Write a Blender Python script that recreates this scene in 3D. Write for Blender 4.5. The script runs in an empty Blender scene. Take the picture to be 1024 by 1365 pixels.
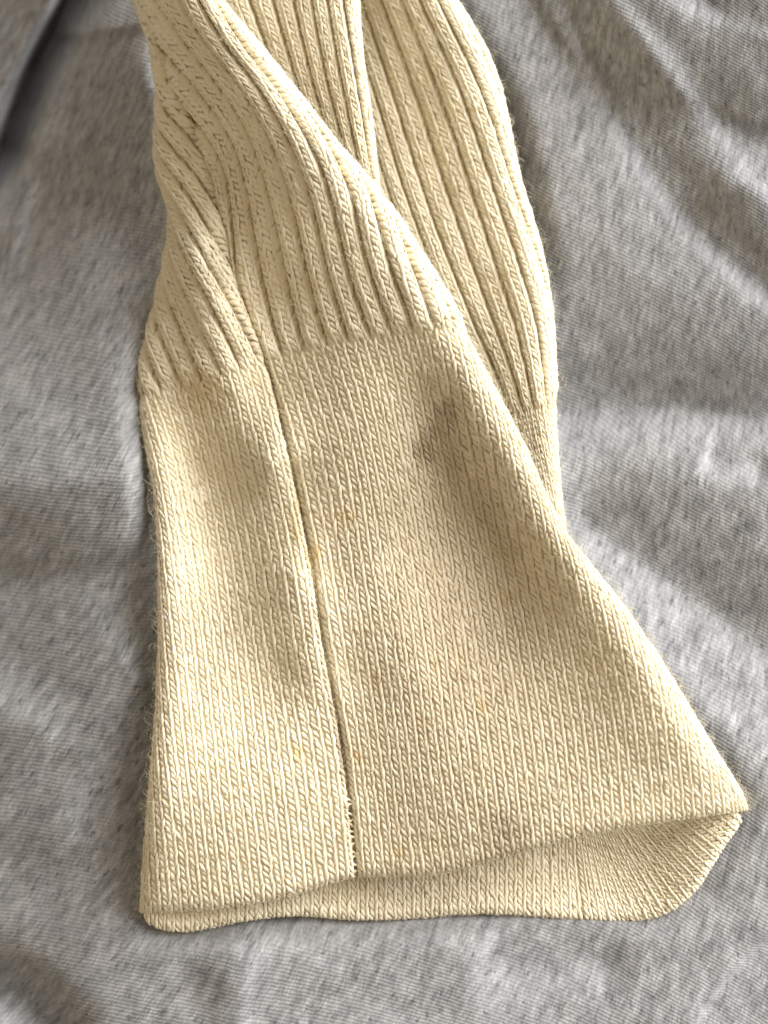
import bpy, math
import numpy as np
from mathutils import Matrix, Vector

rng = np.random.default_rng(7)
scene = bpy.context.scene
COL = scene.collection

# ------------------------------------------------------------------ camera
S = 0.092 / 1024                       # metres per picture pixel on the table plane
DIST, TILT = 0.21, math.radians(8)
HF = 0.046
cam_d = bpy.data.cameras.new('camera')
cam = bpy.data.objects.new('camera', cam_d)
COL.objects.link(cam)
cam.location = (0, -DIST * math.sin(TILT), DIST * math.cos(TILT))
cam.rotation_euler = (TILT, 0, 0)
cam_d.sensor_fit = 'HORIZONTAL'
cam_d.sensor_width = 36
cam_d.lens = 18 / (HF / DIST)
cam_d.clip_start = 0.005
cam_d.clip_end = 20
cam_d.dof.use_dof = True
cam_d.dof.focus_distance = DIST - 0.011
cam_d.dof.aperture_fstop = cam_d.lens / 3.4   # 3.4 mm wide opening
scene.camera = cam

# ------------------------------------------------------------------ light
w = bpy.data.worlds.new('World')
scene.world = w
w.use_nodes = True
bg = w.node_tree.nodes['Background']
bg.inputs[0].default_value = (1.0, 0.855, 0.66, 1)      # dim warm room
bg.inputs[1].default_value = 0.37

def area(name, loc, target, size, size_y, power, color):
    d = bpy.data.lights.new(name, 'AREA')
    d.shape = 'RECTANGLE'
    d.size, d.size_y, d.energy, d.color = size, size_y, power, color
    o = bpy.data.objects.new(name, d)
    COL.objects.link(o)
    o.location = loc
    o.rotation_euler = (Vector(target) - Vector(loc)).to_track_quat('-Z', 'Y').to_euler()
    return o
area('window_light', (1.02, 0.58, 0.76), (0, 0, 0), 1.25, 1.05, 45, (0.95, 0.97, 1.0))

scene.view_settings.view_transform = 'Standard'
scene.view_settings.look = 'None'
scene.view_settings.gamma = 1
scene.view_settings.exposure = 0.10
scene.cycles.max_bounces = 8
scene.cycles.diffuse_bounces = 5

# ------------------------------------------------------------------ plan -> place
ct, st_ = math.cos(TILT), math.sin(TILT)
def place(px, py, zmm):
    """plan position (picture pixels on the table) lifted to a height in mm -> metres"""
    px = np.asarray(px, float); py = np.asarray(py, float); z = np.asarray(zmm, float) * 1e-3
    f = 512 / (HF / DIST)
    dx = (px - 512) / f; dy = (682.5 - py) / f
    # camera axes: X=(1,0,0) Y=(0,ct,st) Z=(0,-st,ct); ray = dx X + dy Y - Z
    rx, ry, rz = dx, dy * ct + st_, dy * st_ - ct
    t = (z - DIST * ct) / rz
    return np.stack([rx * t, -DIST * st_ + ry * t, z + 0 * t], -1)

# ------------------------------------------------------------------ curves and heights
def nspline(t, y, tq):
    """natural cubic spline, linear beyond the ends; y (n,...)"""
    t = np.asarray(t, float); y = np.asarray(y, float); tq = np.asarray(tq, float)
    n = len(t)
    sh = y.shape[1:]
    y2 = y.reshape(n, -1)
    h = np.diff(t)
    A = np.eye(n); B = np.zeros_like(y2)
    for i in range(1, n - 1):
        A[i, i - 1], A[i, i], A[i, i + 1] = h[i - 1], 2 * (h[i - 1] + h[i]), h[i]
        B[i] = 6 * ((y2[i + 1] - y2[i]) / h[i] - (y2[i] - y2[i - 1]) / h[i - 1])
    M = np.linalg.solve(A, B)
    k = np.clip(np.searchsorted(t, tq) - 1, 0, n - 2)
    hk = h[k][:, None]
    a = ((t[k + 1] - tq)[:, None]) / hk; b = 1 - a
    r = a * y2[k] + b * y2[k + 1] + ((a ** 3 - a) * M[k] + (b ** 3 - b) * M[k + 1]) * hk ** 2 / 6
    lo = tq < t[0]; hi = tq > t[-1]
    d0 = (y2[1] - y2[0]) / h[0] - h[0] * M[1] / 6
    d1 = (y2[-1] - y2[-2]) / h[-1] + h[-1] * M[-2] / 6
    r[lo] = y2[0] + (tq[lo] - t[0])[:, None] * d0
    r[hi] = y2[-1] + (tq[hi] - t[-1])[:, None] * d1
    return r.reshape((len(tq),) + sh)

def curve(pts, n):
    p = np.asarray(pts, float)
    d = np.r_[0, np.cumsum(np.sqrt(np.linalg.norm(np.diff(p, axis=0), axis=1)))]
    fine = nspline(d, p, np.linspace(0, d[-1], 400))
    L = np.r_[0, np.cumsum(np.linalg.norm(np.diff(fine, axis=0), axis=1))]
    q = np.linspace(0, L[-1], n)
    return np.stack([np.interp(q, L, fine[:, i]) for i in range(p.shape[1])], 1), L[-1]

class Height:
    def __init__(self, pts, smooth=1e-3, gain=1.0, mid=0.0):
        P = np.array(pts, float)
        P[:, 2] = mid + (P[:, 2] - mid) * gain
        self.c = P[:, :2] / 300.0
        n = len(P)
        K = self.k(self.c, self.c) + smooth * np.eye(n)
        Q = np.c_[np.ones(n), self.c]
        A = np.block([[K, Q], [Q.T, np.zeros((3, 3))]])
        s = np.linalg.solve(A, np.r_[P[:, 2], 0, 0, 0])
        self.w, self.a = s[:n], s[n:]
    @staticmethod
    def k(a, b):
        r2 = ((a[:, None] - b[None]) ** 2).sum(-1)
        return 0.5 * r2 * np.log(r2 + 1e-12)
    def __call__(self, x, y):
        sh = np.shape(x)
        q = np.stack([np.ravel(x), np.ravel(y)], 1) / 300.0
        out = np.empty(len(q))
        for i in range(0, len(q), 40000):
            b = q[i:i + 40000]
            out[i:i + 40000] = self.k(b, self.c) @ self.w + self.a[0] + b @ self.a[1:]
        return out.reshape(sh)

class Edge:
    """an edge line in plan; inside is on its left (sign=1) or right (sign=-1) walking along it"""
    def __init__(self, pts, sign, r, lim=2.3):
        self.p, _ = curve(pts, 260)
        t = np.gradient(self.p, axis=0)
        t /= np.linalg.norm(t, axis=1)[:, None]
        self.n = np.stack([t[:, 1], -t[:, 0]], 1) * sign       # points inside
        self.r, self.lim = r, lim
    def near(self, x, y):
        q = np.stack([np.ravel(x), np.ravel(y)], 1)
        d = np.empty(len(q)); n = np.empty((len(q), 2))
        for i in range(0, len(q), 20000):
            b = q[i:i + 20000]
            r2 = ((b[:, None] - self.p[None]) ** 2).sum(-1)
            j = r2.argmin(1)
            n[i:i + 20000] = self.n[j]
            d[i:i + 20000] = ((b - self.p[j]) * self.n[j]).sum(1)
        return d.reshape(np.shape(x)), n.reshape(np.shape(x) + (2,))
    def roll(self, x, y, drop, mask):
        d, n = self.near(x, y)
        r = self.r
        e = np.clip(r - d, 0, None)
        a = np.clip(e / r, 0, 3.4)
        nd = np.where(e > 0, r - r * np.sin(a), d)
        mv = nd - d
        return (x + n[..., 0] * mv, y + n[..., 1] * mv,
                drop + np.where(e > 0, r * (1 - np.cos(a)), 0), mask & (e / r < self.lim))

# ------------------------------------------------------------------ knitted panels
DU, DV = 0.25, 0.25
class Panel:
    """a piece of knitting: u counts across it, v counts rows up it"""
    def __init__(self, guides, rows, height, edges, u0, u1, v0, v1, wale, row, vt=None, rib=0.0, fur=0.30,
                 clip=None, extra=None):
        # guides: list of (u, [seg, seg...]); each seg a list of plan points going up; rows: rows in each seg
        self.wale, self.row, self.vt, self.rib, self.fur = wale, row, vt, rib, fur
        self.u0, self.u1, self.v0, self.v1 = u0, u1, v0, v1
        tot = sum(rows)
        gu = np.array([g[0] for g in guides], float)
        gp = []
        for _, segs in guides:
            cs = []
            full = [p for s in segs for p in s]
            c, L = curve(full, 1200)
            if len(segs) == 2:                                # transition point fixed at its row
                tp = np.array(segs[1][0], float)
                k = int(((c - tp) ** 2).sum(1).argmin())
                a = np.interp(np.linspace(0, k, rows[0] * 4 + 1), np.arange(1200), c[:, 0]), \
                    np.interp(np.linspace(0, k, rows[0] * 4 + 1), np.arange(1200), c[:, 1])
                b = np.interp(np.linspace(k, 1199, rows[1] * 4 + 1)[1:], np.arange(1200), c[:, 0]), \
                    np.interp(np.linspace(k, 1199, rows[1] * 4 + 1)[1:], np.arange(1200), c[:, 1])
                cc = np.stack([np.r_[a[0], b[0]], np.r_[a[1], b[1]]], 1)
                # relax the change of pace at the transition
                for _ in range(30):
                    cc[1:-1] = 0.5 * cc[1:-1] + 0.25 * (cc[:-2] + cc[2:])
            else:
                cc, _ = curve(full, tot * 4 + 1)
            gp.append(cc)
        gp = np.array(gp)                                      # guides, samples, 2
        self.U = np.arange(u0, u1 + 1e-6, DU)
        self.V = np.arange(v0, v1 + 1e-6, DV)
        flat = nspline(gu, gp, self.U)                         # nu, samples, 2
        ss = np.arange(gp.shape[1]) / 4.0
        X = np.empty((len(self.U), len(self.V))); Y = X.copy()
        for i in range(len(self.U)):
            p = flat[i]
            X[i] = np.interp(self.V, ss, p[:, 0]); Y[i] = np.interp(self.V, ss, p[:, 1])
            lo = self.V < 0
            t = (p[0] - p[6]); t = t / np.linalg.norm(t)
            X[i, lo] = p[0, 0] + t[0] * (-self.V[lo]) * row
            Y[i, lo] = p[0, 1] + t[1] * (-self.V[lo]) * row
        mask = np.ones(X.shape, bool)
        if clip is not None:
            mask &= clip(X, Y)
        self.FX, self.FY = X.copy(), Y.copy()
        drop = np.zeros_like(X)
        for e in edges:
            X, Y, drop, mask = e.roll(X, Y, drop, mask)
        Z = height(X, Y) - drop * S * 1000
        if extra is not None:
            Z = Z + extra(X, Y)
        self.X, self.Y, self.Z = X, Y, Z
        self.P = place(X, Y, Z)
        du = np.gradient(self.P, axis=0); dv = np.gradient(self.P, axis=1)
        n = np.cross(du, dv)
        n /= np.linalg.norm(n, axis=-1)[..., None] + 1e-12
        if np.median(n[mask][:, 2]) < 0:
            n = -n
        self.N = n
        self.mask = mask
    def sample(self, u, v, n):
        """n in plan pixels along the cloth's normal"""
        fu = np.clip((u - self.u0) / DU, 0, len(self.U) - 1.001)
        fv = np.clip((v - self.v0) / DV, 0, len(self.V) - 1.001)
        i = fu.astype(int); j = fv.astype(int); a = (fu - i)[..., None]; b = (fv - j)[..., None]
        def bl(G):
            return (G[i, j] * (1 - a) * (1 - b) + G[i + 1, j] * a * (1 - b)
                    + G[i, j + 1] * (1 - a) * b + G[i + 1, j + 1] * a * b)
        N = bl(self.N); N /= np.linalg.norm(N, axis=-1)[..., None] + 1e-12
        return bl(self.P) + N * (n * S)[..., None]
    def ok(self, u, v):
        i = np.clip(np.round((u - self.u0) / DU).astype(int), 0, len(self.U) - 1)
        j = np.clip(np.round((v - self.v0) / DV).astype(int), 0, len(self.V) - 1)
        return self.mask[i, j]
    def plan(self, u, v):
        i = np.clip(np.round((u - self.u0) / DU).astype(int), 0, len(self.U) - 1)
        j = np.clip(np.round((v - self.v0) / DV).astype(int), 0, len(self.V) - 1)
        return self.X[i, j], self.Y[i, j]
    def ribs(self, u, v):
        """raised rib profile in pixels"""
        if not self.rib:
            return np.zeros(np.shape(u))
        k = np.ones(np.shape(u)) if self.vt is None else np.clip((v - self.vt + 0.6) / 2.2, 0, 1)
        g = np.abs((u + 1) % 2.0 - 1.0)                     # distance to the furrow between two ribs
        g = np.abs(u / 2.0 - np.round(u / 2.0)) * 2.0
        tip = 0.0
        if self.vt is not None:
            w_ = v - self.vt - 0.7 * np.sin(2.3 * np.round(u / 2.0 - 0.5) + 0.5)
            tip = (1.0 * np.exp(-((w_ - 1.6) / 1.3) ** 2) - 1.3 * np.exp(-((w_ + 0.5) / 0.8) ** 2)) * np.clip(1.3 * g, 0, 1)
        return tip + self.rib * k * (0.75 + 0.25 * np.sin(np.pi * g / 2) - 1.75 * np.exp(-(g / self.fur) ** 2))

# one knitted stitch: two arms of yarn, the left one broad and slanted, the right one steep and narrow
NT, NS = 6, 6
def arm(pts, rad):
    c, _ = curve(pts, NT)
    r = np.interp(np.linspace(0, 1, NT), np.linspace(0, 1, len(rad)), rad)
    t = np.gradient(c, axis=0); t /= np.linalg.norm(t, axis=1)[:, None]
    nz = np.array([0, 0, 1.0])
    s = np.cross(t, nz); s /= np.linalg.norm(s, axis=1)[:, None]
    b = np.cross(s, t)
    th = np.arange(NS) / NS * 2 * np.pi
    V = c[:, None] + r[:, None, None] * (np.cos(th)[None, :, None] * s[:, None] + np.sin(th)[None, :, None] * b[:, None])
    return V.reshape(-1, 3)
# local pixel frame: x across (wale 13), y up (row 8.6), z out
LEFT = arm([(1.5, -6.8, -1.6), (0.2, -3.6, 0.2), (-2.1, 0.2, 0.7), (-4.0, 3.8, 0.3), (-5.2, 6.6, -1.6)], [2.0, 2.7, 2.9, 2.7, 1.9])
RIGHT = arm([(2.3, -8.2, -1.4), (3.6, -4.3, 0.9), (4.5, 0.2, 1.6), (5.1, 4.5, 1.0), (5.5, 8.2, -1.4)], [1.8, 2.3, 2.5, 2.3, 1.8])
q = []
for i in range(NT - 1):
    for k in range(NS):
        k2 = (k + 1) % NS
        q.append((i * NS + k, i * NS + k2, (i + 1) * NS + k2, (i + 1) * NS + k))
ARMQ = np.array(q)
TPL = np.r_[LEFT, RIGHT]
TPL[:, 2] *= 0.74                     # worn knit lies flat
TQ = np.r_[ARMQ, ARMQ + NT * NS]
ARM_UV = np.array([((i + 0.0) / (NT - 1), k / NS) for i in range(NT) for k in range(NS)])
TUV = np.r_[ARM_UV, ARM_UV]

def fast_mesh(name, verts, quads, attrs=None, uv=None):
    me = bpy.data.meshes.new(name)
    nv, nq = len(verts), len(quads)
    me.vertices.add(nv)
    me.vertices.foreach_set('co', np.ascontiguousarray(verts, dtype=np.float32).ravel())
    me.loops.add(nq * 4)
    me.loops.foreach_set('vertex_index', np.ascontiguousarray(quads, dtype=np.int32).ravel())
    me.polygons.add(nq)
    me.polygons.foreach_set('loop_start', np.arange(0, nq * 4, 4, dtype=np.int32))
    me.polygons.foreach_set('loop_total', np.full(nq, 4, dtype=np.int32))
    me.polygons.foreach_set('use_smooth', np.ones(nq, dtype=bool))
    for k, a in (attrs or {}).items():
        at = me.attributes.new(k, 'FLOAT', 'POINT')
        at.data.foreach_set('value', np.ascontiguousarray(a, dtype=np.float32))
    if uv is not None:
        l = me.uv_layers.new(name='UVMap')
        l.data.foreach_set('uv', np.ascontiguousarray(uv[np.asarray(quads).ravel()], dtype=np.float32).ravel())
    me.update()
    me.validate()
    return me

def link(name, me, mat, parent=None):
    o = bpy.data.objects.new(name, me)
    COL.objects.link(o)
    if mat is not None:
        me.materials.append(mat)
    if parent is not None:
        o.parent = parent
        o.matrix_parent_inverse = parent.matrix_world.inverted()
    return o

def blob_noise(x, y, s, seed):
    r = np.random.default_rng(seed)
    v = 0
    for k in range(6):
        a = r.uniform(0, 2 * np.pi); f = r.uniform(0.6, 1.6) / s
        v = v + np.sin(2 * np.pi * f * (x * np.cos(a) + y * np.sin(a)) + r.uniform(0, 6.28))
    return v / 6

# stains on the cuff, with shade painted over its centre (plan x, y, rx, ry, tilt, strength)
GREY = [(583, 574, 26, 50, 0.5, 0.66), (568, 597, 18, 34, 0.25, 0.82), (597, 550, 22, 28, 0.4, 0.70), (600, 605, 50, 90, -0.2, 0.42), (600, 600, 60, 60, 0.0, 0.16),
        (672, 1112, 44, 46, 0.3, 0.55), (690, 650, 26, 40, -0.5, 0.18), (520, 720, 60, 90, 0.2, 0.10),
        (560, 1090, 70, 70, 0, 0.10), (600, 850, 140, 310, -0.18, 0.46), (452, 990, 6, 130, -0.15, 0.7), (650, 690, 30, 95, -0.5, 0.50), (660, 1040, 190, 90, 0.0, 0.13)]  # broad centre patch: soil tint deepened to paint in the cuff's shade
YEL = [(413, 742, 9, 11, 0, 0.9), (395, 1006, 6, 10, 0, 0.6), (583, 882, 4, 5, 0, 0.9), (609, 885, 5, 9, 0, 0.7),
       (582, 884, 4, 6, 0, 0.8), (408, 858, 5, 9, 0, 0.7), (474, 1008, 5, 8, 0, 0.7), (392, 700, 6, 30, .1, .35),
       (450, 690, 10, 14, 0, 0.3), (640, 940, 6, 8, 0, .5), (270, 520, 22, 30, 0, 0.35), (530, 1140, 6, 5, 0, .5), (672, 800, 4, 5, 0, .6), (560, 965, 4, 6, 0, .6), (505, 905, 5, 6, 0, .5), (345, 930, 4, 7, 0, .6), (640, 1020, 4, 5, 0, .5), (470, 690, 7, 7, 0, .5)]
def stain_shade(x, y, L):
    o = np.zeros(np.shape(x))
    wx = x + 6 * blob_noise(x, y, 34, 3); wy = y + 6 * blob_noise(x, y, 34, 4)
    for (cx, cy, rx, ry, a, s) in L:
        dx, dy = wx - cx, wy - cy
        u = (dx * math.cos(a) + dy * math.sin(a)) / rx; v = (-dx * math.sin(a) + dy * math.cos(a)) / ry
        o = np.maximum(o, s * np.exp(-(u * u + v * v) * 0.9))
    return o * (0.9 + 0.25 * blob_noise(x, y, 9, 8))

def stitches(panel, cols, vs, sa=1.0, sb=1.0, jit=1.0, low=0.0):
    """verts/quads of the stitches in the given columns (u centres) and rows (v centres)"""
    U, V = np.meshgrid(np.asarray(cols, float), np.asarray(vs, float), indexing='ij')
    U, V = U.ravel(), V.ravel()
    U = U + rng.normal(0, 0.022, len(U)) * jit
    V = V + rng.normal(0, 0.06, len(V)) * jit
    k = panel.ok(U, V)
    U, V = U[k], V[k]
    m = len(U)
    if m == 0:
        return None
    T = np.repeat(TPL[None], m, 0)
    half = NT * NS
    fat = 1 + rng.normal(0, 0.09, (m, 1, 1)) * jit
    T = T * fat
    T[:, :, 0] *= sa; T[:, :, 1] *= sb
    # loose lean of each arm
    sh = rng.normal(0, 0.12, (m, 2)) * jit
    T[:, :half, 0] += sh[:, :1] * T[:, :half, 1]
    T[:, half:, 0] += sh[:, 1:] * 0.5 * T[:, half:, 1]
    T[:, :half, 2] += rng.normal(0, 0.35, (m, 1)) * jit
    T[:, half:, 2] += rng.normal(0, 0.35, (m, 1)) * jit
    uu = U[:, None] + T[:, :, 0] / panel.wale
    vv = V[:, None] + T[:, :, 1] / panel.row
    nn = T[:, :, 2] + panel.ribs(uu, vv) - low
    P = panel.sample(uu, vv, nn).reshape(-1, 3)
    Q = (TQ[None] + (np.arange(m) * len(TPL))[:, None, None]).reshape(-1, 4)
    px, py = panel.plan(U, V)
    g = np.repeat(stain_shade(px, py, GREY), len(TPL)); y = np.repeat(stain_shade(px, py, YEL), len(TPL))
    tn = np.repeat(rng.normal(0, 1, m), len(TPL))
    return P, Q, {'grey': g, 'yellow': y, 'tone': tn}, np.tile(TUV, (m, 1))

def merge(parts):
    parts = [p for p in parts if p is not None]
    if not parts:
        return None
    off = 0; Ps, Qs, Us = [], [], []
    At = {k: [] for k in parts[0][2]}
    for P, Q, A, uv in parts:
        Ps.append(P); Qs.append(Q + off); Us.append(uv); off += len(P)
        for k in A: At[k].append(A[k])
    return np.concatenate(Ps), np.concatenate(Qs), {k: np.concatenate(v) for k, v in At.items()}, np.concatenate(Us)

def backing(panel, va, vb, depth, vs=1.0, us=0.5):
    """the cloth the stitches stand out of"""
    u = np.arange(panel.u0, panel.u1 + 1e-6, us); v = np.arange(va, vb + 1e-6, vs)
    U, V = np.meshgrid(u, v, indexing='ij')
    k = panel.ok(U, V)
    P = panel.sample(U, V, panel.ribs(U, V) * 0.9 - depth)
    nv = len(v)
    i, j = np.meshgrid(np.arange(len(u) - 1), np.arange(nv - 1), indexing='ij')
    keep = k[:-1, :-1] & k[1:, :-1] & k[:-1, 1:] & k[1:, 1:]
    a = (i * nv + j)[keep]
    Q = np.stack([a, a + nv, a + nv + 1, a + 1], 1)
    used, inv = np.unique(Q, return_inverse=True)
    P = P.reshape(-1, 3)[used]; Q = inv.reshape(Q.shape)
    px, py = panel.plan(U.ravel()[used], V.ravel()[used])
    return P, Q, {'grey': stain_shade(px, py, GREY), 'yellow': stain_shade(px, py, YEL), 'tone': np.zeros(len(P)) - 0.4}, np.zeros((len(P), 2)) + 0.25

# ------------------------------------------------------------------ materials
def new_mat(name):
    m = bpy.data.materials.new(name); m.use_nodes = True
    nt = m.node_tree
    return m, nt, nt.nodes, nt.links, nt.nodes['Principled BSDF']

def yarn_material():
    m, nt, N, L, b = new_mat('cream_yarn')
    def attr(n):
        a = N.new('ShaderNodeAttribute'); a.attribute_name = n; return a.outputs['Fac']
    def mix(f, c1, c2, kind='MIX'):
        x = N.new('ShaderNodeMix'); x.data_type = 'RGBA'; x.blend_type = kind
        if isinstance(f, float): x.inputs[0].default_value = f
        else: L.new(f, x.inputs[0])
        for s, c in ((6, c1), (7, c2)):
            if isinstance(c, tuple): x.inputs[s].default_value = c
            else: L.new(c, x.inputs[s])
        return x.outputs[2]
    mr = N.new('ShaderNodeMapRange'); L.new(attr('tone'), mr.inputs[0])
    mr.inputs[1].default_value = -2.5; mr.inputs[2].default_value = 2.5
    base = mix(mr.outputs[0], (0.89, 0.78, 0.55, 1), (0.955, 0.865, 0.665, 1))
    tc = N.new('ShaderNodeTexCoord')
    nz = N.new('ShaderNodeTexNoise'); nz.inputs['Scale'].default_value = 60; nz.inputs['Detail'].default_value = 3
    L.new(tc.outputs['Object'], nz.inputs['Vector'])
    mm = N.new('ShaderNodeMapRange'); L.new(nz.outputs[0], mm.inputs[0])
    mm.inputs[1].default_value = 0.3; mm.inputs[2].default_value = 0.7
    mm.inputs[3].default_value = 0.93; mm.inputs[4].default_value = 1.05
    base = mix(1.0, base, mm.outputs[0], 'MULTIPLY')
    base = mix(attr('yellow'), base, (0.72, 0.47, 0.07, 1))
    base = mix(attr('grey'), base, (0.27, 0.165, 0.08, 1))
    L.new(base, b.inputs['Base Color'])
    b.inputs['Roughness'].default_value = 0.6
    b.inputs['Specular IOR Level'].default_value = 0.25
    b.inputs['Sheen Weight'].default_value = 0.12
    b.inputs['Sheen Roughness'].default_value = 0.4
    # two-ply twist of the yarn
    uv = N.new('ShaderNodeUVMap')
    sp = N.new('ShaderNodeSeparateXYZ'); L.new(uv.outputs[0], sp.inputs[0])
    a1 = N.new('ShaderNodeMath'); a1.operation = 'MULTIPLY_ADD'
    L.new(sp.outputs[0], a1.inputs[0]); a1.inputs[1].default_value = 1.6
    a2 = N.new('ShaderNodeMath'); a2.operation = 'MULTIPLY'; L.new(sp.outputs[1], a2.inputs[0]); a2.inputs[1].default_value = 2
    L.new(a2.outputs[0], a1.inputs[2])
    a3 = N.new('ShaderNodeMath'); a3.operation = 'MULTIPLY'; L.new(a1.outputs[0], a3.inputs[0]); a3.inputs[1].default_value = 2 * math.pi
    a4 = N.new('ShaderNodeMath'); a4.operation = 'SINE'; L.new(a3.outputs[0], a4.inputs[0])
    fib = N.new('ShaderNodeTexNoise'); fib.inputs['Scale'].default_value = 5500; fib.inputs['Detail'].default_value = 2
    L.new(tc.outputs['Object'], fib.inputs['Vector'])
    ad = N.new('ShaderNodeMath'); ad.operation = 'MULTIPLY_ADD'
    L.new(fib.outputs[0], ad.inputs[0]); ad.inputs[1].default_value = 1.2; L.new(a4.outputs[0], ad.inputs[2])
    bp = N.new('ShaderNodeBump'); bp.inputs['Strength'].default_value = 0.5; bp.inputs['Distance'].default_value = 0.00006
    L.new(ad.outputs[0], bp.inputs['Height']); L.new(bp.outputs[0], b.inputs['Normal'])
    return m
YARN = yarn_material()

def fibre_material():
    m, nt, N, L, b = new_mat('cream_fibre')
    b.inputs['Base Color'].default_value = (0.80, 0.71, 0.50, 1)
    b.inputs['Roughness'].default_value = 0.7
    return m
FIBRE = fibre_material()

def jersey_material():
    m, nt, N, L, b = new_mat('heather_jersey')
    uv = N.new('ShaderNodeUVMap')                    # cloth coordinates in millimetres
    def noise(scale, stretch, detail=3, rough=0.6, rot=0.0, src=None):
        mp = N.new('ShaderNodeMapping'); L.new(src or uv.outputs[0], mp.inputs[0])
        mp.inputs['Scale'].default_value = stretch; mp.inputs['Rotation'].default_value = (0, 0, rot)
        n = N.new('ShaderNodeTexNoise'); n.inputs['Scale'].default_value = scale
        n.inputs['Detail'].default_value = detail; n.inputs['Roughness'].default_value = rough
        L.new(mp.outputs[0], n.inputs['Vector'])
        return n.outputs[0]
    def rng_(v, a, b_, c, d):
        r = N.new('ShaderNodeMapRange'); L.new(v, r.inputs[0])
        for i, x in enumerate((a, b_, c, d)): r.inputs[i + 1].default_value = x
        return r.outputs[0]
    def math_(op, a, b_):
        r = N.new('ShaderNodeMath'); r.operation = op
        for i, x in enumerate((a, b_)):
            if isinstance(x, (int, float)): r.inputs[i].default_value = x
            else: L.new(x, r.inputs[i])
        return r.outputs[0]
    s1 = rng_(noise(1.25, (1.0, 0.20, 1), 4, 0.62), 0.30, 0.70, 0.58, 1.28)   # heather streaks
    s2 = rng_(noise(2.6, (1.0, 0.22, 1), 3, 0.6), 0.28, 0.72, 0.80, 1.16)    # fine streaks
    s3 = rng_(noise(2.1, (1.0, 0.36, 1), 2, 0.5, 0, None), 0.60, 0.71, 1.0, 0.58)     # dark flecks
    s4 = rng_(noise(6.5, (1.0, 0.16, 1), 2, 0.6), 0.3, 0.7, 0.78, 1.18)
    v = math_('MULTIPLY', math_('MULTIPLY', math_('MULTIPLY', s1, s2), s3), s4)
    # jersey courses: fine ridges lying across the streaks
    warp = noise(0.18, (1, 1, 1), 2)
    sp = N.new('ShaderNodeSeparateXYZ'); L.new(uv.outputs[0], sp.inputs[0])
    wob = math_('MULTIPLY', noise(1.1, (1, 1, 1), 3), 0.40)
    ph = math_('ADD', math_('ADD', sp.outputs[1], wob), math_('MULTIPLY', warp, 0.5))
    wv = math_('SINE', math_('MULTIPLY', ph, 2 * math.pi / 0.47), 0)
    cr = math_('SINE', math_('MULTIPLY', math_('ADD', sp.outputs[0], math_('MULTIPLY', noise(2.0, (1, 1, 1), 1), 0.35)), 2 * math.pi / 0.36), 0)
    hgt = math_('ADD', math_('MULTIPLY', wv, rng_(noise(0.7, (1, 1, 1), 3), 0.3, 0.7, 0.55, 1.0)), math_('MULTIPLY', cr, 0.2))
    hgt = math_('ADD', hgt, math_('MULTIPLY', noise(7.0, (1, 0.6, 1), 3), 0.7))
    yv = rng_(math_('MULTIPLY', wv, rng_(noise(0.6, (1, 1, 1), 3), 0.3, 0.7, 0.1, 1.0)), -1, 1, 0.93, 1.05)
    v = math_('MULTIPLY', v, yv)
    mx = N.new('ShaderNodeMix'); mx.data_type = 'RGBA'
    L.new(rng_(v, 0.35, 1.5, 0, 1), mx.inputs[0])
    mx.inputs[6].default_value = (0.115, 0.115, 0.118, 1); mx.inputs[7].default_value = (0.55, 0.542, 0.535, 1)
    L.new(mx.outputs[2], b.inputs['Base Color'])
    b.inputs['Roughness'].default_value = 0.92
    b.inputs['Specular IOR Level'].default_value = 0.15
    b.inputs['Sheen Weight'].default_value = 0.35; b.inputs['Sheen Roughness'].default_value = 0.5
    bp = N.new('ShaderNodeBump'); bp.inputs['Strength'].default_value = 0.40; bp.inputs['Distance'].default_value = 0.00007
    L.new(hgt, bp.inputs['Height']); L.new(bp.outputs[0], b.inputs['Normal'])
    return m
JERSEY = jersey_material()

# ------------------------------------------------------------------ the grey jersey underneath
def fold(X, Y, pts, amp, wl, wr, taper=(60, 60), p=2.0):
    """ridge along a line; wl / wr are its widths (px) to the left and right of the walking direction"""
    c, L = curve(pts, 200)
    t = np.gradient(c, axis=0); t /= np.linalg.norm(t, axis=1)[:, None]
    nrm = np.stack([t[:, 1], -t[:, 0]], 1)               # left in a y-down picture
    q = np.stack([X.ravel(), Y.ravel()], 1)
    out = np.empty(len(q))
    al = np.linspace(0, L, 200)
    for i in range(0, len(q), 20000):
        b = q[i:i + 20000]
        r2 = ((b[:, None] - c[None]) ** 2).sum(-1)
        j = r2.argmin(1)
        d = ((b - c[j]) * nrm[j]).sum(1)
        dist = np.sqrt(r2[np.arange(len(b)), j])
        wd = np.where(d > 0, wl, wr)
        tp = np.clip((al[j] + 1) / max(taper[0], 1), 0, 1) * np.clip((L - al[j] + 1) / max(taper[1], 1), 0, 1)
        tp = tp * tp * (3 - 2 * tp)
        out[i:i + 20000] = tp * np.exp(-(dist / wd) ** p)
    return amp * out.reshape(X.shape)

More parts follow.
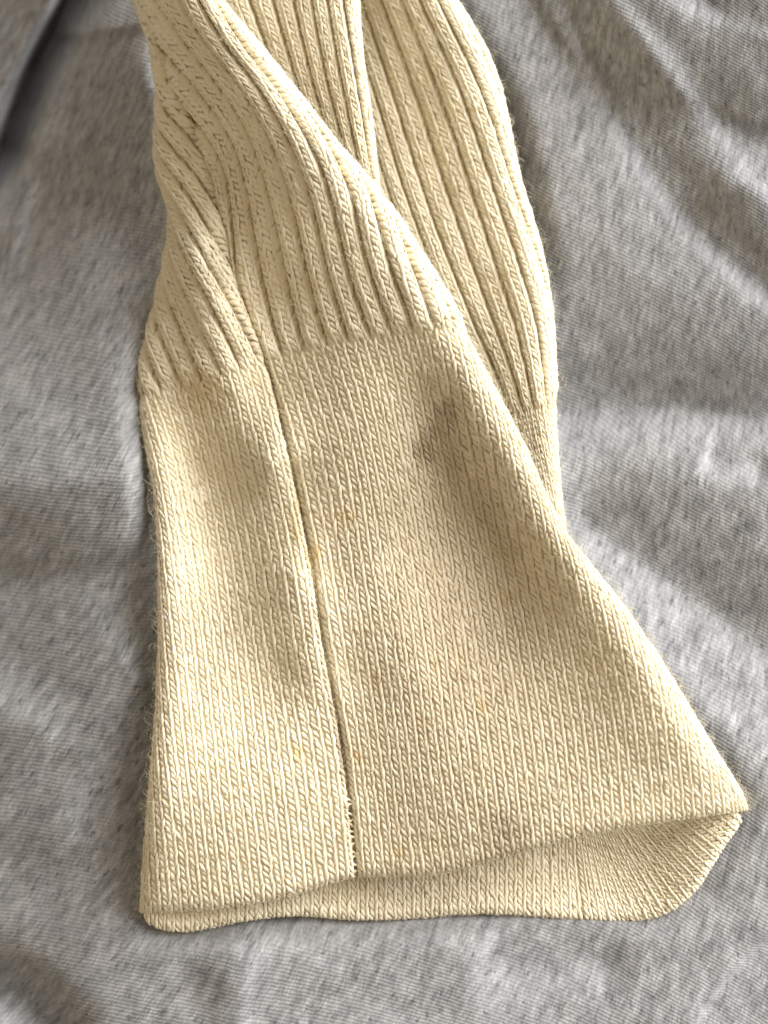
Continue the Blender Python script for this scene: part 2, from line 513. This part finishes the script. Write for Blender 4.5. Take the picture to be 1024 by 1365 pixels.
def stair(X, Y, pts, A, W, drop=0.0, dw=15.0, taper=(0, 0), p=2.0):
    """cloth that climbs over a width W (px) to a crest line and stays up on the left of it"""
    c, L = curve(pts, 220)
    t = np.gradient(c, axis=0); t /= np.linalg.norm(t, axis=1)[:, None]
    nrm = np.stack([t[:, 1], -t[:, 0]], 1)
    q = np.stack([X.ravel(), Y.ravel()], 1)
    out = np.empty(len(q)); al = np.linspace(0, L, 220)
    for i in range(0, len(q), 20000):
        b = q[i:i + 20000]
        r2 = ((b[:, None] - c[None]) ** 2).sum(-1)
        j = r2.argmin(1)
        d = ((b - c[j]) * nrm[j]).sum(1)
        dist = np.sqrt(r2[np.arange(len(b)), j])
        f = np.clip(dist / W, 0, 1)
        up = A * (1 - f ** p)
        s_ = np.clip((1 - f) / 0.22, 0, 1)
        up = up * (0.35 + 0.65 * s_) if p > 1 else up
        dn = A - drop * (1 - np.exp(-(dist / dw) ** 2))
        h = np.where(d > 0, dn, up)
        for k, (lo, hi) in enumerate(((al[j], taper[0]), (L - al[j], taper[1]))):
            if hi:
                g = np.clip(lo / hi, 0, 1); h = h * g * g * (3 - 2 * g)
        out[i:i + 20000] = h
    return out.reshape(X.shape)

def jersey():
    xs = np.arange(-420, 1450, 5.0); ys = np.arange(-420, 1800, 5.0)
    X, Y = np.meshgrid(xs, ys, indexing='ij')
    base = Height([(-420, -400, -22), (-420, 600, -22), (-420, 1700, -18), (0, 120, -25), (0, 330, -20), (60, 200, -17), (125, 180, -9.5), (0, 520, -9), (100, 540, -4.5), (0, 900, -8), (100, 900, -4.2), (0, 1365, -6),
                   (195, 100, -1.6), (200, 500, -1.5), (200, 900, -1.3), (200, 1300, -1), (500, -400, 0), (500, 0, 0), (500, 500, 0), (500, 900, 0),
                   (500, 1250, 0), (800, 0, 0), (800, 500, 0), (800, 900, 0), (800, 1300, 0), (1000, 1200, 0.4), (1000, 500, 0.5), (1000, 900, 0.5),
                   (1400, -400, 2), (1400, 700, 1), (1400, 1700, 1), (500, 1750, 0)], 0.01)
    Z = base(X, Y)
    f = lambda *a, **k: fold(X, Y, *a, **k)
    g = lambda *a, **k: stair(X, Y, *a, **k)
    # upper right: the cloth climbs in folds towards the corner
    Z += f([(700, -120), (740, 30), (785, 135), (850, 240), (925, 335), (1000, 405), (1120, 500), (1450, 700)], 2.6, 30, 160, taper=(260, 0))
    Z += g([(690, -420), (745, -150), (808, -10), (850, 46), (903, 118), (955, 195), (1000, 250), (1110, 330), (1450, 520)], 5.0, 100, 0.9, 16, taper=(560, 0), p=1.6)
    Z += g([(800, -420), (860, -80), (895, 6), (960, 34), (1030, 62), (1130, 100), (1450, 250)], 5.2, 128, 0.7, 16, taper=(300, 0), p=1.3)
    Z += g([(930, -420), (985, -90), (1060, -14), (1450, 80)], 2.5, 90, p=1.5)
    Z += f([(940, 232), (985, 244), (1040, 236), (1120, 230)], 0.8, 22, 30, taper=(30, 60))
    # right: troughs one below another
    Z += f([(600, 556), (740, 552), (850, 545), (950, 552), (1040, 560), (1450, 560)], -6.0, 100, 40, taper=(150, 0), p=1.4)
    Z += f([(930, 612), (1010, 622), (1030, 650)], -1.2, 22, 22, taper=(24, 20))
    Z += f([(690, 655), (800, 712), (880, 768), (1000, 850), (1200, 980), (1450, 1100)], -3.8, 84, 56, taper=(110, 0), p=1.5)
    Z += f([(850, 830), (960, 910), (1100, 990)], -0.9, 36, 36)
    # lower right turned edge
    Z += g([(830, 1800), (905, 1420), (936, 1345), (972, 1297), (1022, 1247), (1100, 1180), (1450, 950)], 2.4, 9, 1.0, 90, p=0.8)
    # below the cuff
    Z += f([(240, 1300), (400, 1272), (560, 1262), (680, 1290)], 1.1, 40, 60)
    Z += f([(620, 1310), (760, 1275), (860, 1290)], -1.0, 40, 40)
    Z += f([(330, 1250), (322, 1300), (310, 1400)], 0.7, 22, 30, taper=(30, 30))
    # left side: a deep crease, the panel beside it, a shelf and two slack folds
    Z += f([(150, -420), (108, -60), (66, 40), (36, 100), (6, 180), (-40, 300)], -19, 34, 9, taper=(10, 120))
    Z += f([(140, -420), (108, -60), (84, 60), (58, 160), (30, 260), (2, 380)], 2.6, 14, 80, taper=(10, 80))
    Z += f([(-80, 200), (-30, 60), (40, -80), (60, -200)], 5, 60, 90, taper=(60, 10))
    Z += f([(70, 46), (130, 43), (210, 30)], 1.1, 34, 4, taper=(20, 5))
    Z += g([(-420, 640), (0, 648), (90, 648), (150, 634), (205, 605), (300, 560)], 5.6, 125, 2.0, 70, taper=(0, 110), p=1.25)
    Z += f([(-120, 930), (20, 965), (90, 1015)], 2.0, 40, 90, taper=(30, 60))
    Z += f([(205, 880), (130, 950), (90, 1060), (60, 1180)], 1.8, 44, 80, taper=(40, 80))
    Z += f([(-60, 1300), (20, 1325), (80, 1400)], -5, 40, 30, taper=(10, 10))
    Z *= 1.2
    Z += 0.3 * blob_noise(X, Y, 150, 21) + 0.12 * blob_noise(X, Y, 60, 22)
    # the sleeve's weight presses the cloth under it flat
    poly = np.array([(150, -420), (180, -10), (212, 150), (229, 280), (206, 420), (188, 520), (205, 650), (212, 900), (190, 1200), (205, 1236), (262, 1240), (330, 1223),
                     (470, 1226), (640, 1216), (740, 1222), (840, 1226), (888, 1214), (930, 1180), (962, 1132), (992, 1082), (880, 880), (752, 700), (739, 525), (716, 325), (671, 145), (602, -4), (560, -420)], float)
    x, y = X.ravel(), Y.ravel(); inside = np.zeros(x.shape, bool); dist = np.full(x.shape, 1e9)
    for k in range(len(poly)):
        (x1, y1), (x2, y2) = poly[k - 1], poly[k]
        cr = ((y1 > y) != (y2 > y)) & (x < (x2 - x1) * (y - y1) / (y2 - y1 + 1e-9) + x1)
        inside ^= cr
        tt = np.clip(((x - x1) * (x2 - x1) + (y - y1) * (y2 - y1)) / ((x2 - x1) ** 2 + (y2 - y1) ** 2), 0, 1)
        dist = np.minimum(dist, np.hypot(x - x1 - tt * (x2 - x1), y - y1 - tt * (y2 - y1)))
    sm = lambda v, a, b_: (lambda q_: q_ * q_ * (3 - 2 * q_))(np.clip((v - a) / (b_ - a), 0, 1))
    cap = -1.2 + sm(X, 300, 560) * 1.8
    sd = np.where(inside, dist, -dist).reshape(X.shape)
    deep = sm(sd, 30, 90)
    cap = cap * (1 - deep) - 1.2 * deep
    wgt = np.clip((sd + 40) / 60, 0, 1); wgt = wgt * wgt * (3 - 2 * wgt)
    Z = Z * (1 - wgt) + np.minimum(Z, cap) * wgt
    P = place(X, Y, Z)
    nu, nv = X.shape
    i, j = np.meshgrid(np.arange(nu - 1), np.arange(nv - 1), indexing='ij')
    a = (i * nv + j).ravel()
    Q = np.stack([a, a + 1, a + nv + 1, a + nv], 1)
    # cloth coordinates (mm): the grain runs a little off the frame and bends with the folds
    ang = math.radians(22)
    bx = X + 12 * blob_noise(X, Y, 520, 31) + 1.5 * Z; by = Y + 10 * blob_noise(X, Y, 480, 32) - 2 * Z
    uy = (by - 0.00028 * bx ** 2) * S * 1000
    ux = (bx + (0.45 - 0.0003 * bx) * by) * S * 1000
    UV = np.stack([ux.ravel(), uy.ravel()], 1)
    me = fast_mesh('jersey_fabric', P.reshape(-1, 3), Q[:, ::-1], None, UV)
    if me.polygons[0].normal.z < 0:
        me.flip_normals()
    o = link('jersey_fabric', me, JERSEY)
    o['label'] = 'rumpled heather grey jersey fabric spread out underneath the cream knitted sleeve'
    o['category'] = 'fabric'
    return o
jersey()

# ------------------------------------------------------------------ the cream sleeve
sleeve = bpy.data.objects.new('knitted_sleeve', None)
COL.objects.link(sleeve)
sleeve.empty_display_size = 0.01
sleeve['label'] = 'cream ribbed knit sleeve ending in a stained plain cuff, lying on grey jersey fabric'
sleeve['category'] = 'sleeve'

RIM = [(120, 1226), (190, 1216), (250, 1213), (330, 1205), (430, 1181), (480, 1168), (560, 1166), (640, 1151), (760, 1117), (900, 1092), (1000, 1078), (1080, 1066)]
LEFT_EDGE = [(165, -80), (180, -10), (204, 60), (212, 150), (212, 220), (229, 280), (226, 330), (206, 420), (190, 490), (190, 560), (205, 650), (212, 750), (211, 900), (200, 1050), (189, 1200), (186, 1300)]
RIGHT_EDGE = [(215, -90), (285, -6), (370, 98), (442, 188), (512, 272), (562, 345), (612, 430), (652, 505), (702, 602), (751, 706), (802, 772), (880, 880), (938, 976), (978, 1040), (996, 1082), (1000, 1150)]
SEAM = [(190, 20), (215, 80), (243, 145), (268, 205), (288, 280), (300, 340), (316, 402), (350, 484), (371, 560), (391, 650), (410, 745), (431, 880), (453, 1000), (471, 1166), (478, 1230)]
E_rim = Edge(RIM, 1, 14, 2.6)
E_left = Edge(LEFT_EDGE, 1, 30, 2.2)
E_right = Edge(RIGHT_EDGE, -1, 38, 2.2)
E_seam = Edge(SEAM, -1, 6, 2.6)
if E_left.near(np.array([300.]), np.array([700.]))[0][0] < 0: E_left.n *= -1
if E_right.near(np.array([500.]), np.array([700.]))[0][0] < 0: E_right.n *= -1
if E_rim.near(np.array([500.]), np.array([900.]))[0][0] < 0: E_rim.n *= -1
if E_seam.near(np.array([300.]), np.array([700.]))[0][0] < 0: E_seam.n *= -1

HF_front = Height([
    (150, -60, 5), (200, -60, 9), (260, -60, 13), (420, -60, 13),
    (190, 0, 6), (235, 0, 11), (280, 0, 13.5), (350, 20, 14),
    (215, 120, 6), (260, 110, 9), (310, 110, 13), (360, 130, 14.5), (420, 130, 14.5),
    (215, 230, 6), (290, 230, 7.5), (350, 230, 10.5), (420, 220, 14), (480, 220, 14.5),
    (235, 320, 5.5), (265, 330, 8.3), (300, 330, 7.2), (380, 330, 10.3), (460, 310, 13), (520, 300, 14), (580, 310, 14),
    (205, 430, 3.8), (240, 410, 5), (285, 410, 8.6), (330, 410, 7.4), (420, 420, 9.6), (520, 420, 12), (585, 420, 13.2), (650, 420, 13),
    (190, 520, 4.2), (240, 520, 5), (315, 515, 8), (350, 520, 7.2), (400, 520, 8.2), (490, 520, 10.2), (570, 520, 10.2), (630, 510, 12.6), (700, 520, 12.6),
    (210, 620, 5.6), (262, 620, 4.0), (325, 620, 6.3), (365, 620, 8.3), (395, 630, 7.2), (450, 640, 8.0), (540, 620, 8.6), (600, 620, 8.1), (690, 620, 12.6), (760, 640, 12.4),
    (218, 750, 6.0), (285, 750, 4.0), (345, 760, 5.6), (395, 770, 8.2), (425, 760, 7.2), (500, 770, 8.2), (610, 750, 6.6), (690, 740, 7.9), (770, 750, 12.6), (840, 760, 12.4),
    (218, 900, 6.2), (300, 890, 5.9), (370, 890, 6.4), (425, 890, 7.9), (455, 890, 7.0), (540, 900, 8.2), (680, 900, 7.8), (780, 880, 9.6), (865, 890, 12.2), (940, 900, 12),
    (208, 1050, 7.2), (290, 1050, 7.4), (400, 1050, 7.3), (470, 1040, 6.8), (580, 1050, 8.2), (720, 1040, 9.4), (850, 1020, 10.6), (930, 1000, 11.4), (1000, 1000, 10),
    (195, 1200, 4.6), (280, 1200, 5.4), (400, 1190, 5.8), (470, 1165, 6.0), (600, 1155, 7.6), (740, 1120, 9.2), (860, 1095, 9.4), (990, 1078, 6.5), (1040, 1060, 5.5),
    (190, 1280, 2.5), (500, 1240, 6), (800, 1180, 8)], 2e-4, 1.7, 5.5)

# right of the seam -------------------------------------------------
def fr_guide(du, rim, trans, ribs):
    return rim, trans, ribs
FR_G = [
    (0, [[(474, 1164), (456, 1000), (434, 880), (413, 745), (393, 650), (373, 560)],
         [(347, 483), (322, 400), (312, 335), (308, 280), (297, 220), (262, 165), (205, 110), (120, 60)]]),
    (5, [[(544, 1164), (524, 1000), (505, 860), (480, 700), (455, 570)],
         [(421, 462), (399, 377), (380, 291), (367, 240), (345, 180), (310, 120), (266, 62), (225, 0), (195, -60)]]),
    (9, [[(600, 1160), (578, 1000), (560, 860), (535, 700), (508, 560)],
         [(479, 450), (455, 377), (438, 308), (422, 245), (389, 171), (352, 112), (314, 62), (278, 0), (245, -60)]]),
    (19, [[(740, 1124), (725, 980), (702, 840), (672, 680), (648, 550)],
          [(622, 432), (595, 350), (575, 285), (556, 220), (525, 150), (487, 85), (450, 30), (412, -30), (380, -90)]]),
    (42, [[(1062, 1066), (1040, 920), (1012, 780), (985, 640), (965, 510)],
          [(945, 395), (920, 310), (900, 245), (880, 180), (850, 110), (812, 45), (775, -10), (737, -70), (705, -130)]])]
VT, VR = 80, 60
front_right = Panel(FR_G, [VT, VR], HF_front, [E_left, E_right, E_rim], -12, 42, -3, VT + VR, 14.6, 8.7, VT, 5.4, 0.24)

# left of the seam ----------------------------------------------------
FL_G = [
    (-26, [[(92, 1232), (85, 1050), (60, 880), (30, 700), (0, 580)],
           [(-20, 500), (-60, 430), (-110, 360), (-150, 290), (-190, 220), (-230, 150)]]),
    (-13, [[(280, 1216), (262, 1050), (243, 880), (222, 720), (198, 600)],
           [(172, 525), (140, 460), (95, 380), (50, 300), (5, 220), (-40, 140)]]),
    (-5, [[(396, 1192), (380, 1050), (358, 880), (335, 730), (305, 590)],
          [(282, 503), (255, 440), (225, 370), (190, 300), (155, 230), (120, 160)]]),
    (0, [[(470, 1170), (452, 1000), (430, 880), (409, 745), (389, 650), (368, 560)],
         [(346, 484), (317, 425), (290, 375), (262, 325), (232, 270), (190, 215), (150, 165), (110, 115)]]),
    (4, [[(528, 1160), (508, 1000), (488, 880), (468, 745), (448, 650), (428, 560)],
         [(404, 474), (370, 410), (335, 350), (300, 295), (262, 235), (205, 170), (160, 118), (115, 66)]]),
    (14, [[(672, 1140), (652, 980), (632, 860), (612, 730), (592, 630), (572, 540)],
          [(550, 450), (515, 385), (465, 300), (410, 215), (350, 120), (280, 30), (225, -40), (170, -110)]])]
def seam_side(x, y):
    d, _ = E_seam.near(x, y)
    return d > -14
FL_lift = lambda x, y: 0.3 * np.exp(-(np.clip(E_seam.near(x, y)[0], 0, None) / 34.0) ** 2)
front_left = Panel(FL_G, [VT, 44], HF_front, [E_seam, E_left, E_rim], -26, 14, -3, VT + 44, 14.6, 8.7, VT, 5.2, 0.24, clip=seam_side, extra=FL_lift)

def fr_clip():
    # the right-hand piece runs just under the seam edge
    d, _ = E_seam.near(front_right.X, front_right.Y)
    front_right.mask &= d < np.where(front_right.V[None, :] > VT, 40, 12)
    sunk = np.exp(-(np.clip(d + 2, -60, 60) / 5.0) ** 2)      # drawn down into the seam
    dz = -1.5 * np.where(d > -2, 1, sunk)
    front_right.mask &= front_right.X < 996
    front_right.P[..., 2] += dz * 1e-3
fr_clip()

# sleeve folds behind -------------------------------------------------
A_EDGE = [(470, -70), (475, 0), (482, 85), (493, 164), (500, 235), (515, 330), (530, 420)]
E_a = Edge(A_EDGE, -1, 17, 2.2)
if E_a.near(np.array([400.]), np.array([50.]))[0][0] < 0: E_a.n *= -1
A_G = [
    (0, [[(450, 420), (420, 320), (385, 210), (345, 100), (300, 0), (275, -60)]]),
    (6, [[(500, 400), (470, 290), (442, 190), (418, 110), (392, 0), (380, -60)]]),
    (12, [[(530, 400), (507, 290), (489, 190), (474, 100), (458, 0), (452, -60)]]),
    (18, [[(590, 390), (566, 280), (550, 180), (540, 90), (530, -10), (526, -70)]])]
HA = Height([(280, -60, 9), (380, -60, 9.6), (460, -60, 11), (300, 0, 7.5), (370, 0, 8.4), (430, 0, 10), (475, 0, 10.8), (340, 100, 6.2), (410, 100, 8.4), (480, 100, 10.8),
             (430, 220, 7.6), (500, 220, 10), (450, 400, 6), (530, 400, 8), (600, 200, 10)], 1e-3, 1.35, 5.5)
fold_a = Panel(A_G, [62], HA, [E_a], 0, 18, 0, 62, 14, 7.6, None, 3.6, 0.22)

B_EDGE = [(560, -80), (602, -4), (642, 62), (671, 145), (692, 240), (716, 325), (733, 420), (739, 525), (743, 610), (752, 700), (765, 800)]
E_b = Edge(B_EDGE, -1, 26, 2.2)
if E_b.near(np.array([600.]), np.array([200.]))[0][0] < 0: E_b.n *= -1
B_G = [
    (0, [[(670, 800), (645, 680)], [(620, 560), (590, 460), (555, 360), (520, 260), (490, 160), (462, 60), (440, -60)]]),
    (4, [[(728, 800), (704, 680)], [(680, 550), (632, 430), (596, 340), (560, 240), (524, 125), (483, 0), (462, -70)]]),
    (8, [[(762, 790), (738, 670)], [(712, 543), (692, 450), (664, 360), (628, 250), (585, 122), (536, 0), (510, -70)]]),
    (12, [[(802, 780), (778, 660)], [(752, 532), (745, 440), (722, 350), (686, 250), (640, 118), (584, 0), (555, -70)]]),
    (18, [[(885, 770), (861, 650)], [(835, 520), (828, 430), (805, 340), (768, 240), (722, 105), (665, -10), (635, -80)]])]
HB = Height([(440, -60, 5), (520, -60, 7.5), (600, -60, 8.6), (470, 0, 3.5), (530, 0, 6.4), (590, 0, 8.4), (500, 130, 3.2), (560, 130, 4.8), (610, 130, 7.2), (660, 130, 7.8),
             (530, 250, 3.4), (590, 250, 4.6), (640, 250, 6.4), (690, 250, 7.4), (600, 380, 4.6), (650, 380, 5.2), (690, 380, 6.6), (730, 380, 7.0), (660, 500, 4.4), (700, 500, 5.8), (740, 500, 6.6),
             (690, 620, 4.5), (740, 620, 6.2), (760, 750, 5.2), (700, 780, 3.6)], 1e-3, 1.35, 4.6)
fold_b = Panel(B_G, [30, 82], HB, [E_b], -6, 18, 0, 112, 14, 7.3, 30, 3.6, 0.22)

# inside of the cuff seen through its opening ---------------------------
BACK_RIM = [(186, 1190), (196, 1226), (226, 1240), (262, 1239), (330, 1226), (410, 1220), (470, 1225), (560, 1222), (640, 1217), (740, 1222), (840, 1227), (888, 1216), (930, 1182), (962, 1132), (990, 1090), (1010, 1040)]
E_back = Edge(BACK_RIM, 1, 10, 2.8)
if E_back.near(np.array([500.]), np.array([1100.]))[0][0] < 0: E_back.n *= -1
bt = [(212, 1000), (222, 1000), (262, 1000), (330, 1000), (410, 1000), (470, 1000), (560, 1000), (640, 1000), (705, 1000), (752, 1000), (775, 1020), (790, 1040), (815, 1050), (850, 1040), (900, 1010)]
br = [(192, 1222), (214, 1238), (262, 1239), (330, 1226), (410, 1220), (470, 1225), (560, 1222), (640, 1217), (705, 1220), (770, 1223), (840, 1227), (888, 1216), (930, 1182), (962, 1132), (994, 1085)]
L = np.r_[0, np.cumsum(np.hypot(*np.diff(np.array(br, float), axis=0).T))] / 12.6
BK_G = [(u, [[r, (0.5 * (r[0] + t[0]) + (0 if i < 10 else -6), 0.5 * (r[1] + t[1]) - (0 if i < 10 else 4)), t]]) for i, (u, r, t) in enumerate(zip(L, br, bt))]
HBK = Height([(150, 1225, 2.2), (200, 1235, 1.4), (262, 1240, 1.4), (330, 1223, 1.8), (410, 1217, 2.0), (470, 1226, 2.2), (560, 1222, 2.3), (640, 1216, 2.4), (740, 1222, 1.6), (800, 1226, 1.2), (840, 1226, 1.4), (888, 1214, 2.6),
              (930, 1180, 4.2), (962, 1132, 5.2), (990, 1088, 5.6), (300, 1100, 1.5), (500, 1150, 1.6), (640, 1150, 1.8), (740, 1150, 0.9), (800, 1160, 0.5), (840, 1150, 0.7), (880, 1130, 1.8), (920, 1100, 3.6),
              (300, 1000, 1.4), (600, 1000, 1.4), (780, 1060, 1), (860, 1060, 1.6)], 1e-3)
cuff_back = Panel(BK_G, [26], HBK, [E_back], 0, float(int(L[-1])), -3, 26, 12.6, 8.3)

def column_group(panel, parent, name, cols, vs, **kw):
    made = []
    for c in cols:
        d = merge([stitches(panel, [x], vs, **kw) for x in np.atleast_1d(c)])
        if d is None:
            continue
        made.append(link(name, fast_mesh(name, *d), YARN, parent))
    return made

def base_part(name, pieces, parent):
    d = merge([backing(*p) for p in pieces])
    return link(name, fast_mesh(name, *d), YARN, parent)

cuff = base_part('cuff', [(front_right, -2.5, VT + 0.5, 0.7), (front_left, -2.5, VT + 0.5, 0.7)], sleeve)
cuff['label'] = 'plain knit cuff with grey-brown stain and yellow specks'
rib_panel = base_part('ribbed_panel', [(front_right, VT, VT + VR, 1.0), (front_left, VT, VT + 44, 1.0)], sleeve)
fold_a_o = base_part('ribbed_fold', [(fold_a, 0, 62, 1.0)], sleeve)
fold_b_o = base_part('ribbed_fold', [(fold_b, 0, 112, 1.0)], sleeve)
back_o = base_part('cuff_lining', [(cuff_back, -2.5, 26, 1.6)], sleeve)

CW = 0.95
rows_c = np.arange(-2.0, VT - 0.2, 1.0)
column_group(front_right, cuff, 'stitch_column', -2.33 + CW * np.arange(0, 47), rows_c, sa=0.95)
column_group(front_left, cuff, 'stitch_column', -25.4 + CW * np.arange(0, 30), rows_c, sa=0.95)
def rib_cols(a, b):
    return [(k - 0.44, k + 0.44) for k in np.arange(a, b, 2.0)]
column_group(front_right, rib_panel, 'rib', rib_cols(-11, 42), np.arange(VT + 0.3, VT + VR - 0.5, 1.0), sa=1.04)
column_group(front_left, rib_panel, 'rib', rib_cols(-25, 13), np.arange(VT + 0.3, VT + 43, 1.0), sa=1.04)
column_group(fold_a, fold_a_o, 'rib', rib_cols(1, 18), np.arange(1, 61, 1.0))
column_group(fold_b, fold_b_o, 'rib', rib_cols(-5, 18), np.arange(30.3, 111, 1.0))
column_group(fold_b, fold_b_o, 'stitch_column', 0.4 + CW * np.arange(0, 20), np.arange(1, 30, 1.0), sb=0.9)
BC = 0.3 + 0.98 * np.arange(0, int(L[-1]) + 1)
us = np.interp(777, [p[0] for p in br], L)
BC = BC + 0.24 * (BC > us)
column_group(cuff_back, back_o, 'stitch_column', BC, np.arange(-2, 25, 1.0), sa=0.95)


def tube(c, r, ns=6):
    c = np.asarray(c, float); n = len(c)
    t = np.gradient(c, axis=0); t /= np.linalg.norm(t, axis=1)[:, None] + 1e-15
    ref = np.array([0.3, 0.1, 1.0]); s_ = np.cross(t, ref); s_ /= np.linalg.norm(s_, axis=1)[:, None]
    b_ = np.cross(s_, t); th = np.arange(ns) / ns * 2 * np.pi
    r = np.broadcast_to(np.asarray(r, float), (n,))
    V = c[:, None] + r[:, None, None] * (np.cos(th)[None, :, None] * s_[:, None] + np.sin(th)[None, :, None] * b_[:, None])
    Q = [(i * ns + k, i * ns + (k + 1) % ns, (i + 1) * ns + (k + 1) % ns, (i + 1) * ns + k) for i in range(n - 1) for k in range(ns)]
    uv = np.array([(i / (n - 1), k / ns) for i in range(n) for k in range(ns)])
    return V.reshape(-1, 3), np.array(Q), uv

# the joining seam: loops of yarn that cross from one edge to the other, loose near the rim
seam_line, seam_len = curve(SEAM, 600)
seam_root = None
for k in range(12):
    y = 1160 - k * 8.6 + rng.normal(0, 0.8)
    i = int(np.abs(seam_line[:, 1] - y).argmin())
    p = seam_line[i]; loose = True
    zc = float(HF_front(np.array([p[0] - 8.0]), np.array([p[1]]))[0])
    zz = 5.0 if k % 2 else -4.0
    a = (p[0] - 3 + rng.normal(0, 1), p[1] - zz * 0.6 + rng.normal(0, 1.5), zc + 0.02)
    m = (p[0] + 2 + rng.normal(0, 1.5), p[1] + rng.normal(0, 1.5), zc + rng.normal(-0.28, 0.08))
    e = (p[0] + 9 + rng.normal(0, 1.5), p[1] + zz * 0.6 + rng.normal(0, 1.5), zc - 0.55)
    ctr, _ = curve([a, m, e], 7)
    V, Q, uv = tube(place(ctr[:, 0], ctr[:, 1], ctr[:, 2]), np.array([1.2, 1.5, 1.6, 1.6, 1.5, 1.4, 1.1]) * S)
    A = {'grey': np.full(len(V), 0.0 if loose else 0.12), 'yellow': np.zeros(len(V)), 'tone': np.full(len(V), rng.normal(0, 1))}
    if seam_root is None:
        seam_root = link('seam', fast_mesh('seam', V, Q, A, uv), YARN, sleeve)
        seam_root['label'] = 'joining seam down the cuff, loose near the rim'
    else:
        link('seam_stitch', fast_mesh('seam_stitch', V, Q, A, uv), YARN, seam_root)

# loose fibres standing off the yarn
def fibres(panel, n, v0, v1, near=None, length=(6, 20)):
    u = rng.uniform(panel.u0, panel.u1, n * 6); v = rng.uniform(v0, v1, n * 6)
    k = panel.ok(u, v); u, v = u[k][:n], v[k][:n]
    m = len(u)
    ln = rng.uniform(length[0], length[1], m) * np.where(rng.random(m) < 0.06, 1.8, 1)
    th = rng.uniform(0, 2 * np.pi, m); bend = rng.normal(0, 1.0, m); lift = rng.uniform(0.05, 0.65, m)
    t = np.linspace(0, 1, 5)[None]
    ang = th[:, None] + bend[:, None] * t
    du = np.cumsum(np.cos(ang), 1) / 5 * ln[:, None]; dv = np.cumsum(np.sin(ang), 1) / 5 * ln[:, None]
    nn = 2.0 + lift[:, None] * ln[:, None] * np.sin(t * 2.2) + panel.ribs(u[:, None] + 0 * t, v[:, None] + 0 * t)
    C = panel.sample(u[:, None] + du / panel.wale, v[:, None] + dv / panel.row, nn)
    return C
def fuzz():
    C = np.concatenate([fibres(front_right, 13000, -2, VT + VR), fibres(front_left, 7000, -2, VT + 30), fibres(fold_a, 1600, 0, 60),
                        fibres(fold_b, 4000, 0, 110), fibres(cuff_back, 700, -2, 20)])
    m, n, _ = C.shape
    tan = np.gradient(C, axis=1); tan /= np.linalg.norm(tan, axis=-1)[..., None] + 1e-15
    s_ = np.cross(tan, np.array([0.2, 0.1, 1.0])); s_ /= np.linalg.norm(s_, axis=-1)[..., None] + 1e-15
    b_ = np.cross(s_, tan)
    r = (np.array([1, 1, 0.9, 0.75, 0.3]) * 0.15 * S)[None, :, None, None]
    th = np.arange(3) / 3 * 2 * np.pi
    V = C[:, :, None] + r * (np.cos(th)[None, None, :, None] * s_[:, :, None] + np.sin(th)[None, None, :, None] * b_[:, :, None])
    q1 = np.array([(i * 3 + k, i * 3 + (k + 1) % 3, (i + 1) * 3 + (k + 1) % 3, (i + 1) * 3 + k) for i in range(n - 1) for k in range(3)])
    Q = (q1[None] + (np.arange(m) * n * 3)[:, None, None]).reshape(-1, 4)
    o = link('fuzz', fast_mesh('fuzz', V.reshape(-1, 3), Q), FIBRE, sleeve)
    o['kind'] = 'stuff'
fuzz()

tot = sum(len(o.data.polygons) for o in scene.objects if o.type == 'MESH') * 2
print('triangles', tot, 'objects', len(scene.objects))
